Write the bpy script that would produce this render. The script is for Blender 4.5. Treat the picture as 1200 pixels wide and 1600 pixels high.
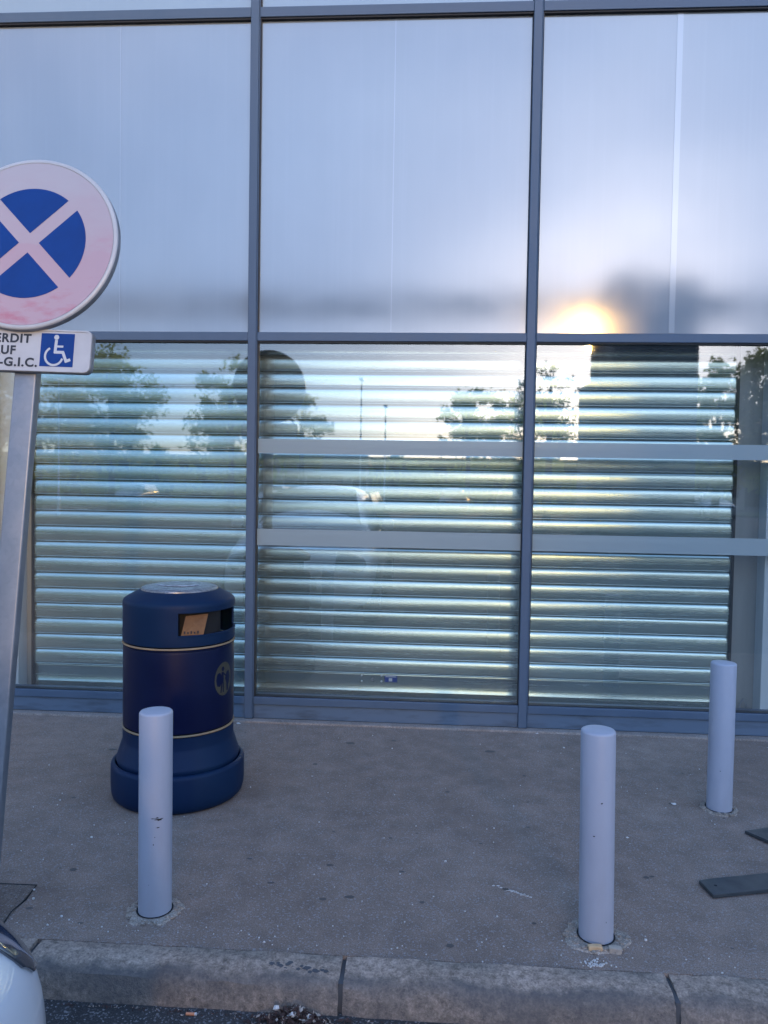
import bpy, bmesh, math, random
from mathutils import Vector, Matrix
random.seed(7)
R = math.radians
SC = bpy.context.scene
for o in list(bpy.data.objects): bpy.data.objects.remove(o)

# ---------------------------------------------------------------- camera
def make_camera():
    yaw, pitch, roll = .0628, -.0361, .0164
    f = Vector((-math.sin(yaw)*math.cos(pitch), math.cos(yaw)*math.cos(pitch), math.sin(pitch)))
    r = Vector((math.cos(yaw), math.sin(yaw), 0)); u = r.cross(f)
    r2 = r*math.cos(roll)+u*math.sin(roll); u2 = -r*math.sin(roll)+u*math.cos(roll)
    cd = bpy.data.cameras.new('camera'); cd.sensor_fit = 'VERTICAL'; cd.sensor_height = 24; cd.lens = 18
    cd.clip_start = .05; cd.clip_end = 2000
    co = bpy.data.objects.new('camera', cd); SC.collection.objects.link(co)
    m = Matrix((r2, u2, -f)).transposed().to_4x4(); m.translation = Vector((0, -4.7196, 1.5))
    co.matrix_world = m
    SC.camera = co
make_camera()

# ---------------------------------------------------------------- light
SUN_AZ, SUN_EL = R(13.3), R(11.25)        # behind the camera, a little to the right, low
sd = Vector((math.sin(SUN_AZ)*math.cos(SUN_EL), -math.cos(SUN_AZ)*math.cos(SUN_EL), math.sin(SUN_EL)))
W = bpy.data.worlds.new('World'); SC.world = W; W.use_nodes = True
nt = W.node_tree; nt.nodes.clear()
sky = nt.nodes.new('ShaderNodeTexSky'); sky.sky_type = 'NISHITA'; sky.sun_disc = False
sky.sun_elevation = SUN_EL; sky.sun_rotation = math.atan2(sd.x, sd.y)
sky.altitude = 100; sky.air_density = .9; sky.dust_density = .6; sky.ozone_density = 3.5
bg = nt.nodes.new('ShaderNodeBackground'); bg.inputs[1].default_value = .15
wo = nt.nodes.new('ShaderNodeOutputWorld')
# thin, soft cloud in the sky itself
tcw = nt.nodes.new('ShaderNodeTexCoord'); mpw = nt.nodes.new('ShaderNodeMapping'); mpw.inputs['Scale'].default_value = (1, 1, 3.2)
nw = nt.nodes.new('ShaderNodeTexNoise'); nw.inputs['Scale'].default_value = 3.4; nw.inputs['Detail'].default_value = 5; nw.inputs['Roughness'].default_value = .55
rw = nt.nodes.new('ShaderNodeValToRGB'); rw.color_ramp.elements[0].position = .36; rw.color_ramp.elements[0].color = (.80, .82, .88, 1); rw.color_ramp.elements[1].position = .68; rw.color_ramp.elements[1].color = (1.14, 1.10, 1.08, 1)
mw = nt.nodes.new('ShaderNodeMix'); mw.data_type = 'RGBA'; mw.blend_type = 'MULTIPLY'; mw.inputs[0].default_value = 1
nt.links.new(tcw.outputs['Generated'], mpw.inputs[0]); nt.links.new(mpw.outputs[0], nw.inputs[0]); nt.links.new(nw.outputs[0], rw.inputs[0])
nt.links.new(sky.outputs[0], mw.inputs[6]); nt.links.new(rw.outputs[0], mw.inputs[7]); 
# added dimming of the low sky, keeps the mirrored horizon from glaring
sw = nt.nodes.new('ShaderNodeSeparateXYZ'); rz = nt.nodes.new('ShaderNodeValToRGB'); mz = nt.nodes.new('ShaderNodeMix'); mz.data_type = 'RGBA'; mz.blend_type = 'MULTIPLY'; mz.inputs[0].default_value = 1
rz.color_ramp.interpolation = 'EASE'; rz.color_ramp.elements[0].position = .08; rz.color_ramp.elements[0].color = (.35, .36, .43, 1); rz.color_ramp.elements[1].position = .60; rz.color_ramp.elements[1].color = (1, 1, 1, 1)
nt.links.new(tcw.outputs['Generated'], sw.inputs[0]); nt.links.new(sw.outputs['Z'], rz.inputs[0]); nt.links.new(mw.outputs[2], mz.inputs[6]); nt.links.new(rz.outputs[0], mz.inputs[7])
nt.links.new(mz.outputs[2], bg.inputs[0]); nt.links.new(bg.outputs[0], wo.inputs[0])
sl = bpy.data.lights.new('sun', 'SUN'); sl.energy = .5; sl.angle = R(5.4); sl.color = (1, .60, .17)
so = bpy.data.objects.new('sun', sl); SC.collection.objects.link(so)
so.rotation_euler = (-sd).to_track_quat('-Z', 'Y').to_euler(); so.location = (5, -20, 12)
SC.view_settings.view_transform = 'Standard'; SC.view_settings.look = 'None'
SC.view_settings.gamma = 1; SC.view_settings.exposure = 2.68
SC.view_settings.use_white_balance = True; SC.view_settings.white_balance_temperature = 7150; SC.view_settings.white_balance_tint = 12
SC.cycles.max_bounces = 10; SC.cycles.transparent_max_bounces = 12

# ---------------------------------------------------------------- materials
def mat(name, col, rough=.5, metal=0, spec=.5, coat=0, coat_r=.1):
    m = bpy.data.materials.new(name); m.use_nodes = True
    b = m.node_tree.nodes['Principled BSDF']
    b.inputs['Base Color'].default_value = (*col, 1); b.inputs['Roughness'].default_value = rough
    b.inputs['Metallic'].default_value = metal; b.inputs['Specular IOR Level'].default_value = spec
    b.inputs['Coat Weight'].default_value = coat; b.inputs['Coat Roughness'].default_value = coat_r
    return m
def N(m, t, **kw):
    n = m.node_tree.nodes.new('ShaderNode'+t)
    for k, v in kw.items():
        if k.startswith('i_'):
            key = k[2:].replace('_', ' ')
            n.inputs[key].default_value = v
        else: setattr(n, k, v)
    return n
def L(m, a, b): m.node_tree.links.new(a, b)
def coords(m, scale=(1, 1, 1), kind='Object'):
    tc = N(m, 'TexCoord'); mp = N(m, 'Mapping'); mp.inputs['Scale'].default_value = scale
    L(m, tc.outputs[kind], mp.inputs[0]); return mp.outputs[0]
def noise(m, vec, scale, detail=4, rough=.55):
    n = N(m, 'TexNoise'); n.inputs['Scale'].default_value = scale; n.inputs['Detail'].default_value = detail
    n.inputs['Roughness'].default_value = rough; L(m, vec, n.inputs['Vector']); return n.outputs['Fac']
def ramp(m, fac, stops):
    r = N(m, 'ValToRGB'); e = r.color_ramp.elements
    while len(e) < len(stops): e.new(.5)
    for i, (p, c) in enumerate(stops):
        e[i].position = p; e[i].color = (*c, 1) if len(c) == 3 else c
    L(m, fac, r.inputs[0]); return r.outputs[0]
def g(v): return (v, v, v)
def mixc(m, fac, a, b, mode='MIX'):
    n = N(m, 'Mix', data_type='RGBA', blend_type=mode)
    for s, v in ((n.inputs[0], fac), (n.inputs[6], a), (n.inputs[7], b)):
        if isinstance(v, bpy.types.NodeSocket): L(m, v, s)
        else: s.default_value = v if isinstance(v, (int, float)) else (*v, 1)
    return n.outputs[2]
def bsdf(m): return m.node_tree.nodes['Principled BSDF']
def bump(m, h, strength=.3, dist=.01):
    b = N(m, 'Bump'); b.inputs['Strength'].default_value = strength; b.inputs['Distance'].default_value = dist
    L(m, h, b.inputs['Height']); L(m, b.outputs[0], bsdf(m).inputs['Normal'])

def grimy(name, c1, c2, scale=6, rough=(.35, .55), metal=0, stretch=(1, 1, 1), coat=0, bmp=0, amt=(.35, .7)):
    m = mat(name, c1, metal=metal, coat=coat)
    v = coords(m, stretch); n = noise(m, v, scale, 6, .6)
    L(m, ramp(m, n, [(amt[0], c1), (amt[1], c2)]), bsdf(m).inputs['Base Color'])
    L(m, ramp(m, n, [(.3, g(rough[0])), (.7, g(rough[1]))]), bsdf(m).inputs['Roughness'])
    if bmp: bump(m, noise(m, v, scale*12, 3), bmp, .002)
    return m

M = {}
M['frame'] = grimy('frame_paint', (.054, .090, .138), (.066, .104, .155), 5, (.42, .55), stretch=(1, 1, .3))
M['sill'] = grimy('sill_paint', (.085, .125, .175), (.045, .06, .08), 3.5, (.4, .6), stretch=(1, 1, 5), amt=(.5, .75))
M['gasket'] = mat('rubber', (.012, .014, .018), .6)
M['white_panel'] = grimy('white_panel', (.52, .51, .51), (.46, .46, .46), 2, (.5, .6))
M['beige'] = grimy('beige_render', (.26, .245, .23), (.21, .20, .19), 3, (.6, .8), stretch=(3, 1, .25))
M['dark'] = mat('dark', (.01, .01, .012), .8)
M['plaque_white'] = grimy('reflective_white', (.46, .455, .46), (.40, .395, .40), 9, (.3, .42))
M['ink'] = mat('black_lettering', (.015, .015, .02), .45)
M['sign_blue'] = grimy('sign_blue', (.0005, .038, .20), (.0005, .032, .17), 8, (.3, .4))
M['picto_white'] = mat('picto_white', (.46, .47, .48), .4)
M['alu_rim'] = grimy('weathered_aluminium', (.30, .31, .34), (.17, .18, .20), 8, (.4, .6), metal=.5)
M['back'] = mat('sign_back', (.05, .055, .06), .6)
M['bin_blue'] = grimy('bin_blue', (.0003, .0115, .042), (.001, .017, .052), 4, (.45, .62), bmp=.08)
M['bin_door'] = grimy('bin_dark_blue', (.0006, .0035, .026), (.0015, .006, .034), 4, (.35, .5))
for k_ in ('bin_blue', 'bin_door', 'sign_blue'): bsdf(M[k_]).inputs['Specular IOR Level'].default_value = .2
for k_ in ('bin_blue', 'bin_door'):
    c0_ = bsdf(M[k_]).inputs['Base Color'].links[0].from_socket
    f_ = ramp(M[k_], noise(M[k_], coords(M[k_], (1, 1, 9)), 14, 6, .75), [(.66, g(0)), (.74, g(.35))])
    L(M[k_], mixc(M[k_], f_, c0_, (.03, .045, .075)), bsdf(M[k_]).inputs['Base Color'])
M['gold'] = grimy('faded_gold_line', (.30, .21, .12), (.23, .165, .11), 12, (.5, .7))
M['emblem_gold'] = grimy('emblem_gold', (.055, .05, .03), (.035, .032, .022), 20, (.4, .6))
M['steel_plate'] = grimy('scuffed_steel', (.42, .42, .44), (.16, .16, .17), 22, (.22, .5), metal=.8, stretch=(1, 3, 1), bmp=.2)
M['card'] = grimy('brown_cardboard', (.23, .105, .04), (.11, .05, .022), 9, (.8, .9))
M['bollard'] = grimy('bollard_paint', (.35, .365, .425), (.30, .315, .37), 3, (.38, .5), stretch=(1, 1, .5), bmp=.03)
M['chip'] = mat('paint_chip', (.03, .025, .022), .8)
M['plate_grey'] = grimy('dark_grey_strip', (.040, .046, .05), (.03, .034, .038), 14, (.35, .5), bmp=.1)
M['car_white'] = mat('car_paint', (.80, .76, .76), .3, coat=1, coat_r=.04)
M['car_dark'] = mat('car_plastic', (.02, .02, .022), .5)
M['car_glass'] = mat('car_glass', (.012, .015, .018), .05, spec=.8)
M['lens'] = mat('headlight_lens', (.035, .04, .05), .15, spec=.9, coat=1, coat_r=.03)
M['tyre'] = mat('tyre', (.02, .02, .02), .8)
M['rim'] = mat('rim', (.35, .35, .36), .3, metal=.9)
M['plate'] = mat('number_plate', (.5, .5, .45), .5)
M['stone'] = grimy('stone_chip', (.42, .34, .26), (.26, .23, .21), 30, (.7, .9))
M['stone_orange'] = grimy('stone_tan', (.55, .36, .20), (.42, .26, .14), 30, (.7, .9))
M['paper'] = grimy('paper_scrap', (.62, .60, .58), (.48, .45, .42), 40, (.7, .9))
M['butt_orange'] = mat('filter_orange', (.55, .22, .12), .8)
M['bark'] = grimy('bark', (.09, .07, .05), (.05, .04, .03), 12, (.8, .95), stretch=(1, 1, .2))
M['pole_white'] = mat('lamp_post_paint', (.65, .65, .62), .5)
M['lamp_glass'] = mat('lamp_cover', (.6, .6, .58), .3)
M['mulch'] = grimy('dead_leaf', (.07, .03, .022), (.03, .016, .014), 50, (.7, .9))
M['chip_pale'] = grimy('pale_bark_chip', (.45, .36, .30), (.28, .2, .15), 40, (.7, .9))

def scuff(m, amount=.5):
    b = bsdf(m); c0 = b.inputs['Base Color'].links[0].from_socket
    f = ramp(m, noise(m, coords(m, (1, 1, .35)), 38, 6, .75), [(.66, g(0)), (.72, g(amount))])
    gate = ramp(m, noise(m, coords(m), 5, 3), [(.48, g(0)), (.60, g(1))])
    c1 = mixc(m, mixc(m, 1, f, gate, 'MULTIPLY'), c0, (.12, .11, .105))
    dirt = ramp(m, noise(m, coords(m, (2, 2, .5)), 4, 5, .65), [(.45, g(0)), (.75, g(.22))])
    L(m, mixc(m, dirt, c1, (.22, .19, .165)), b.inputs['Base Color'])
scuff(M['bollard'], .55)
def galv():
    m = mat('galvanised_steel', (.3, .32, .36), .42, metal=.55)
    v = coords(m); vo = N(m, 'TexVoronoi'); vo.inputs['Scale'].default_value = 60; L(m, v, vo.inputs['Vector'])
    n = noise(m, v, 9, 5); f = mixc(m, .82, vo.outputs['Color'], n)
    L(m, ramp(m, f, [(.2, (.19, .20, .22)), (.8, (.28, .29, .31))]), bsdf(m).inputs['Base Color'])
    L(m, ramp(m, n, [(.3, g(.35)), (.7, g(.55))]), bsdf(m).inputs['Roughness']); return m
M['galv'] = galv()
M['galv_beam'] = galv()

def sign_face():
    m = mat('faded_sign_face', (.6, .4, .45), .35)
    v = coords(m); sp = N(m, 'SeparateXYZ'); L(m, v, sp.inputs[0])
    mr = N(m, 'MapRange'); L(m, sp.outputs['Z'], mr.inputs[0])
    mr.inputs[1].default_value = .34; mr.inputs[2].default_value = -.34
    n = noise(m, coords(m, (1, 1, 2.5)), 3, 6, .6)
    ad = N(m, 'Math', operation='MULTIPLY_ADD'); L(m, n, ad.inputs[0]); ad.inputs[1].default_value = .9; L(m, mr.outputs[0], ad.inputs[2])
    L(m, ramp(m, ad.outputs[0], [(.55, (.40, .355, .375)), (.95, (.41, .305, .33)), (1.0, (.42, .28, .31))]), bsdf(m).inputs['Base Color'])
    # old red ink left in a streak near the foot of the disc
    n2 = noise(m, coords(m, (2, 1, 5)), 6, 6); mu = N(m, 'Math', operation='MULTIPLY'); L(m, n2, mu.inputs[0]); L(m, mr.outputs[0], mu.inputs[1])
    c = bsdf(m).inputs['Base Color'].links[0].from_socket
    L(m, mixc(m, ramp(m, mu.outputs[0], [(.40, g(0)), (.62, g(.75))]), c, (.42, .12, .16)), bsdf(m).inputs['Base Color'])
    return m
M['sign_face'] = sign_face()

def asphalt(name, base, worn, seed=0, stone=(.32, .31, .31)):
    m = mat(name, base, .85, spec=.3)
    v = coords(m)
    big = noise(m, v, 1.1+seed, 5, .6); mid = noise(m, v, 9, 5, .65); fine = noise(m, v, 240, 2, .8)
    c = ramp(m, big, [(.35, base), (.68, worn)])
    c = mixc(m, .6, c, ramp(m, mid, [(.3, g(.36)), (.7, g(.64))]), 'OVERLAY')
    c = mixc(m, .75, c, ramp(m, fine, [(.32, g(.18)), (.70, g(.80))]), 'OVERLAY')
    vo = N(m, 'TexVoronoi'); vo.inputs['Scale'].default_value = 190; L(m, v, vo.inputs['Vector'])
    sp = N(m, 'SeparateColor'); L(m, vo.outputs['Color'], sp.inputs[0])
    th = ramp(m, sp.outputs[0], [(.80, g(0)), (.98, g(.55))])
    c = mixc(m, th, c, stone)
    # tiny bright quartz specks, in patches
    v2 = N(m, 'TexVoronoi'); v2.inputs['Scale'].default_value = 125; L(m, v, v2.inputs['Vector'])
    d = ramp(m, v2.outputs['Distance'], [(.12, g(1)), (.2, g(0))])
    s2 = N(m, 'SeparateColor'); L(m, v2.outputs['Color'], s2.inputs[0])
    k = mixc(m, 1, d, ramp(m, s2.outputs[1], [(.93, g(0)), (.97, g(.8))]), 'MULTIPLY')
    c = mixc(m, k, c, (.5, .48, .47))
    # broad stains with soft edges, darker trodden and spilt areas
    c = mixc(m, ramp(m, noise(m, v, .75, 6, .7), [(.50, g(0)), (.60, g(.30))]), c, (base[0]*.62, base[1]*.62, base[2]*.64))
    c = mixc(m, ramp(m, noise(m, coords(m, (1, 2.2, 1)), 2.3, 5, .7), [(.60, g(0)), (.68, g(.22))]), c, (worn[0]*1.25, worn[1]*1.22, worn[2]*1.2))
    # dark worn blotches
    c = mixc(m, ramp(m, noise(m, v, 4.5, 3), [(.66, g(0)), (.74, g(.4))]), c, (base[0]*.5, base[1]*.5, base[2]*.5))
    L(m, c, bsdf(m).inputs['Base Color'])
    h = mixc(m, .5, fine, vo.outputs['Distance']); bump(m, h, .5, .004)
    return m
M['pavement'] = asphalt('pavement_asphalt', (.208, .148, .118), (.262, .190, .152))
M['road'] = asphalt('road_asphalt', (.04, .036, .036), (.06, .052, .05), .4)
M['patch'] = asphalt('patch_asphalt', (.135, .10, .082), (.18, .135, .11), .9)

def kerb_mat():
    m = mat('kerb_concrete', (.2, .19, .18), .85, spec=.3)
    v = coords(m); n1 = noise(m, v, 3, 6, .65); n2 = noise(m, v, 38, 6, .8); n3 = noise(m, v, 130, 3, .8)
    c = ramp(m, n1, [(.3, (.245, .187, .148)), (.7, (.385, .290, .232))])
    c = mixc(m, 1, c, ramp(m, n2, [(.32, g(.2)), (.68, g(.76))]), 'OVERLAY')
    c = mixc(m, .8, c, ramp(m, n3, [(.3, g(.3)), (.7, g(.7))]), 'OVERLAY')
    # band of tyre rubber and road dirt along the nose of the kerb
    sp = N(m, 'SeparateXYZ'); L(m, v, sp.inputs[0])
    wob = N(m, 'Math', operation='MULTIPLY_ADD'); L(m, noise(m, coords(m, (1, 1, 1)), 5, 6, .7), wob.inputs[0]); wob.inputs[1].default_value = .11; L(m, sp.outputs['Y'], wob.inputs[2])
    band = ramp(m, N(m, 'MapRange').outputs[0], [(0, g(0)), (.35, g(1)), (.62, g(.85)), (.9, g(.3))])
    mr = band.node.inputs[0].links[0].from_node
    L(m, wob.outputs[0], mr.inputs[0]); mr.inputs[1].default_value = -2.365; mr.inputs[2].default_value = -2.445
    c = mixc(m, mixc(m, 1, band, ramp(m, n1, [(.3, g(.3)), (.55, g(.85))]), 'MULTIPLY'), c, (.085, .08, .08))
    L(m, c, bsdf(m).inputs['Base Color']); bump(m, mixc(m, .6, n2, n3), .8, .008)
    return m
M['kerb'] = kerb_mat()
M['crumbled'] = asphalt('crumbled_concrete', (.27, .22, .18), (.37, .31, .26), .6, (.5, .47, .43))
M['threshold'] = asphalt('threshold_concrete', (.22, .18, .155), (.30, .25, .22), .6, (.42, .38, .36))

def shutter_mat():
    m = mat('shutter_steel', (.5, .55, .54), .25, metal=.82)
    v = coords(m, (1.2, 1, 90)); n = noise(m, v, 1, 5, .6); v2 = coords(m, (.8, 1, 14)); n2 = noise(m, v2, 1, 3)
    c = ramp(m, n, [(.3, (.36, .445, .42)), (.7, (.51, .59, .565))])
    c = mixc(m, ramp(m, n2, [(.35, g(0)), (.7, g(.4))]), c, (.28, .35, .35))
    L(m, c, bsdf(m).inputs['Base Color'])
    L(m, ramp(m, n, [(.3, g(.20)), (.7, g(.29))]), bsdf(m).inputs['Roughness'])
    return m
M['shutter'] = shutter_mat()

def glass_mat():
    m = bpy.data.materials.new('clear_glass'); m.use_nodes = True; t = m.node_tree; t.nodes.clear()
    out = t.nodes.new('ShaderNodeOutputMaterial'); tr = t.nodes.new('ShaderNodeBsdfTransparent'); tr.inputs[0].default_value = (.90, .96, .95, 1)
    gl = t.nodes.new('ShaderNodeBsdfGlossy'); gl.inputs['Roughness'].default_value = .018; gl.inputs[0].default_value = (.98, 1, .96, 1)
    lf = t.nodes.new('ShaderNodeLayerWeight'); lf.inputs[0].default_value = .5
    pw = t.nodes.new('ShaderNodeMath'); pw.operation = 'POWER'; pw.inputs[1].default_value = 5; t.links.new(lf.outputs['Facing'], pw.inputs[0])
    lw = t.nodes.new('ShaderNodeMath'); lw.operation = 'MULTIPLY_ADD'; lw.inputs[1].default_value = .88; lw.inputs[2].default_value = .15; t.links.new(pw.outputs[0], lw.inputs[0])
    mx = t.nodes.new('ShaderNodeMixShader')
    # dust: faint film that varies
    df = t.nodes.new('ShaderNodeBsdfDiffuse'); df.inputs[0].default_value = (.5, .5, .5, 1)
    mx2 = t.nodes.new('ShaderNodeMixShader')
    v = coords(m, (1, 1, .6)); n = noise(m, v, 3, 5, .6); rr = ramp(m, n, [(.4, g(.01)), (.75, g(.05))])
    t.links.new(lw.outputs[0], mx.inputs[0]); t.links.new(tr.outputs[0], mx.inputs[1]); t.links.new(gl.outputs[0], mx.inputs[2])
    t.links.new(rr, mx2.inputs[0]); t.links.new(mx.outputs[0], mx2.inputs[1]); t.links.new(df.outputs[0], mx2.inputs[2])
    t.links.new(mx2.outputs[0], out.inputs[0]); return m
M['glass'] = glass_mat()
def film_mat(name, c1, c2, rough, spec, blur=True):
    m = mat(name, c1, rough, spec=spec)
    n = noise(m, coords(m, (1, 1, .45)), .9, 4)
    L(m, ramp(m, n, [(.35, c1), (.68, c2)]), bsdf(m).inputs['Base Color'])
    st_ = noise(m, coords(m, (26, 1, .5)), 1, 4, .6); c0 = bsdf(m).inputs['Base Color'].links[0].from_socket
    L(m, mixc(m, ramp(m, st_, [(.5, g(0)), (.75, g(.09))]), c0, (c2[0]*1.25, c2[1]*1.22, c2[2]*1.2)), bsdf(m).inputs['Base Color'])
    L(m, ramp(m, noise(m, coords(m, (1, 1, 1)), 2.2, 4), [(.35, g(rough*.85)), (.7, g(rough*1.25))]), bsdf(m).inputs['Roughness'])
    b = N(m, 'Bump'); b.inputs['Strength'].default_value = .05; b.inputs['Distance'].default_value = .02
    L(m, noise(m, coords(m, (1, 1, 1)), 1.3, 2), b.inputs['Height']); L(m, b.outputs[0], bsdf(m).inputs['Normal'])
    bsdf(m).inputs['IOR'].default_value = 1.75
    return m
M['film'] = film_mat('white_film_pane', (.195, .226, .252), (.242, .272, .295), .11, .85)
M['film_top'] = film_mat('white_film_top', (.22, .28, .31), (.25, .31, .34), .1, .7)
M['stripe'] = mat('frosted_stripe', (.255, .315, .325), .4, spec=.6); bsdf(M['stripe']).inputs['Alpha'].default_value = .82
M['seam'] = film_mat('film_seam', (.25, .285, .315), (.29, .325, .35), .13, 1.0)

def leaf_mat(name, cols):
    m = bpy.data.materials.new(name); m.use_nodes = True; t = m.node_tree; t.nodes.clear()
    out = t.nodes.new('ShaderNodeOutputMaterial'); d = t.nodes.new('ShaderNodeBsdfDiffuse'); tl = t.nodes.new('ShaderNodeBsdfTranslucent'); mx = t.nodes.new('ShaderNodeMixShader')
    mx.inputs[0].default_value = .6
    c = ramp(m, noise(m, coords(m), .9, 4), [(.3, cols[0]), (.7, cols[1])])
    t.links.new(c, d.inputs[0]); t.links.new(c, tl.inputs[0]); t.links.new(d.outputs[0], mx.inputs[1]); t.links.new(tl.outputs[0], mx.inputs[2]); t.links.new(mx.outputs[0], out.inputs[0]); return m
M['leaf'] = leaf_mat('leaf_green', [(.22, .30, .03), (.42, .44, .06)])
M['leaf_olive'] = leaf_mat('leaf_olive', [(.28, .29, .04), (.48, .42, .08)])
M['leaf_dark'] = leaf_mat('leaf_dark', [(.035, .055, .02), (.06, .08, .03)])
M['grass'] = grimy('grass', (.06, .09, .025), (.11, .12, .045), 3, (.9, 1))
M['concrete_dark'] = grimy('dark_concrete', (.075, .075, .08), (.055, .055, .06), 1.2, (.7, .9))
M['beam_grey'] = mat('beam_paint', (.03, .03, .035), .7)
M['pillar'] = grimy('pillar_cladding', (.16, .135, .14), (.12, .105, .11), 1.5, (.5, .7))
M['far_wall'] = grimy('far_wall', (.42, .36, .28), (.34, .30, .25), 1, (.8, .9))
M['far_roof'] = mat('far_roof', (.16, .10, .08), .8)

# ---------------------------------------------------------------- mesh helpers
class MB:
    def __init__(s): s.v = []; s.f = []; s.mi = []
    def add(s, vs, fs, mi=0):
        b = len(s.v); s.v += [tuple(p) for p in vs]; s.f += [tuple(b+i for i in f) for f in fs]; s.mi += [mi]*len(fs); return s
    def box(s, x0, x1, y0, y1, z0, z1, mi=0):
        return s.add([(x0,y0,z0),(x1,y0,z0),(x1,y1,z0),(x0,y1,z0),(x0,y0,z1),(x1,y0,z1),(x1,y1,z1),(x0,y1,z1)],
              [(0,3,2,1),(4,5,6,7),(0,1,5,4),(1,2,6,5),(2,3,7,6),(3,0,4,7)], mi)
    def lathe(s, prof, n=64, cx=0, cy=0, a0=0, a1=360, mi=0):
        full = abs(a1-a0) >= 360; k = n if full else n+1; vs = []
        for i in range(k):
            a = R(a0+(a1-a0)*i/n)
            for r, z in prof: vs.append((cx+r*math.sin(a), cy-r*math.cos(a), z))
        m_ = len(prof); fs = []
        for i in range(n):
            j = (i+1) % k
            for q in range(m_-1): fs.append((i*m_+q, j*m_+q, j*m_+q+1, i*m_+q+1))
        return s.add(vs, fs, mi)
    def tube(s, pts, rad, n=8, mi=0):
        pts = [Vector(p) for p in pts]; vs = []; rads = rad if isinstance(rad, (list, tuple)) else [rad]*len(pts)
        for i, p in enumerate(pts):
            d = (pts[min(i+1, len(pts)-1)]-pts[max(i-1, 0)]).normalized()
            a = d.orthogonal().normalized(); b = d.cross(a)
            for k in range(n):
                t = 2*math.pi*k/n; vs.append(p+(a*math.cos(t)+b*math.sin(t))*rads[i])
        fs = [(i*n+k, i*n+(k+1) % n, (i+1)*n+(k+1) % n, (i+1)*n+k) for i in range(len(pts)-1) for k in range(n)]
        fs += [tuple(range(n))[::-1], tuple((len(pts)-1)*n+k for k in range(n))]
        return s.add(vs, fs, mi)
    def prism_y(s, poly, y0, y1, mi=0):   # poly of (x, z), front at y0
        n = len(poly); vs = [(x, y0, z) for x, z in poly]+[(x, y1, z) for x, z in poly]
        fs = [tuple(range(n)), tuple(range(2*n-1, n-1, -1))]+[(i, i+n, (i+1) % n+n, (i+1) % n) for i in range(n)]
        return s.add(vs, fs, mi)
    def prism_z(s, poly, z0, z1, mi=0):
        n = len(poly); vs = [(x, y, z0) for x, y in poly]+[(x, y, z1) for x, y in poly]
        fs = [tuple(range(n))[::-1], tuple(range(n, 2*n))]+[(i, (i+1) % n, (i+1) % n+n, i+n) for i in range(n)]
        return s.add(vs, fs, mi)
    def build(s, name, mats, parent=None, smooth=False, bevel=0, seg=2, fix=True):
        me = bpy.data.meshes.new(name); me.from_pydata(s.v, [], s.f); me.validate()
        if not isinstance(mats, (list, tuple)): mats = [mats]
        for q in mats: me.materials.append(M[q] if isinstance(q, str) else q)
        if len(mats) > 1: me.polygons.foreach_set('material_index', s.mi[:len(me.polygons)])
        if fix:
            bm = bmesh.new(); bm.from_mesh(me); bmesh.ops.recalc_face_normals(bm, faces=bm.faces); bm.to_mesh(me); bm.free()
        o = bpy.data.objects.new(name, me); SC.collection.objects.link(o)
        if smooth: me.shade_smooth()
        if bevel:
            b = o.modifiers.new('bevel', 'BEVEL'); b.width = bevel; b.segments = seg; b.limit_method = 'ANGLE'; b.angle_limit = R(35); b.harden_normals = False
        if smooth == 'angle':
            bm = bmesh.new(); bm.from_mesh(me)
            for e in bm.edges: e.smooth = len(e.link_faces) == 2 and e.calc_face_angle(0) < R(38)
            bm.to_mesh(me); bm.free()
        if parent: o.parent = parent
        return o
def tag(o, label=None, cat=None, group=None, kind=None):
    if label: o['label'] = label
    if cat: o['category'] = cat
    if group: o['group'] = group
    if kind: o['kind'] = kind
    return o
def empty(name, loc, rot=(0, 0, 0)):
    o = bpy.data.objects.new(name, None); SC.collection.objects.link(o); o.location = loc; o.rotation_euler = rot; o.empty_display_size = .1; return o
def copy_tree(o, parent=None):
    c = o.copy(); SC.collection.objects.link(c)
    if parent: c.parent = parent
    for ch in [q for q in bpy.data.objects if q.parent == o]: copy_tree(ch, c)
    return c

# ---------------------------------------------------------------- ground, pavement, kerb
ROAD_Z = -.10
mb = MB(); mb.add([(-400, -400, ROAD_Z), (400, -400, ROAD_Z), (400, 400, ROAD_Z), (-400, 400, ROAD_Z)], [(0, 1, 2, 3)])
tag(mb.build('road', 'road'), kind='structure')
mb = MB(); mb.box(-60, 60, -2.34, -.045, -.25, 0)
tag(mb.build('pavement', 'pavement'), kind='structure')
mb = MB(); mb.box(-60, 60, -.045, .02, -.2, .012); tag(mb.build('threshold_strip', 'threshold', bevel=.004), kind='structure')
# kerb stones one metre long, bull-nosed
kb = MB()
prof = [(-2.343, -.2), (-2.343, -.001), (-2.35, .003), (-2.40, .002), (-2.432, -.003), (-2.452, -.011), (-2.466, -.024), (-2.473, -.045), (-2.480, -.08), (-2.486, -.2)]
x = -.25-40
rk = random.Random(3)
while x < 40:
    x0, x1 = x+.007, x+1-.007; ns = 14 if -3 < x < 3 else 2; vs = []
    for i in range(ns+1):
        xx = x0+(x1-x0)*i/ns
        for j, (y, z) in enumerate(prof):
            jit = .0038 if (-3 < x < 3 and 1 < j < 9) else 0
            e = .006 if i in (0, ns) and 1 < j < 9 else 0
            vs.append((xx, y+rk.uniform(-jit, jit)+e, z+rk.uniform(-jit, jit)-e*.6))
    n_ = len(prof)
    fs = [(i*n_+j, i*n_+j+1, (i+1)*n_+j+1, (i+1)*n_+j) for i in range(ns) for j in range(n_-1)]
    fs += [tuple(range(n_)), tuple(ns*n_+j for j in range(n_))[::-1]]
    kb.add(vs, fs); x += 1
tag(kb.build('kerb', 'kerb', smooth='angle'), kind='structure')
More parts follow.
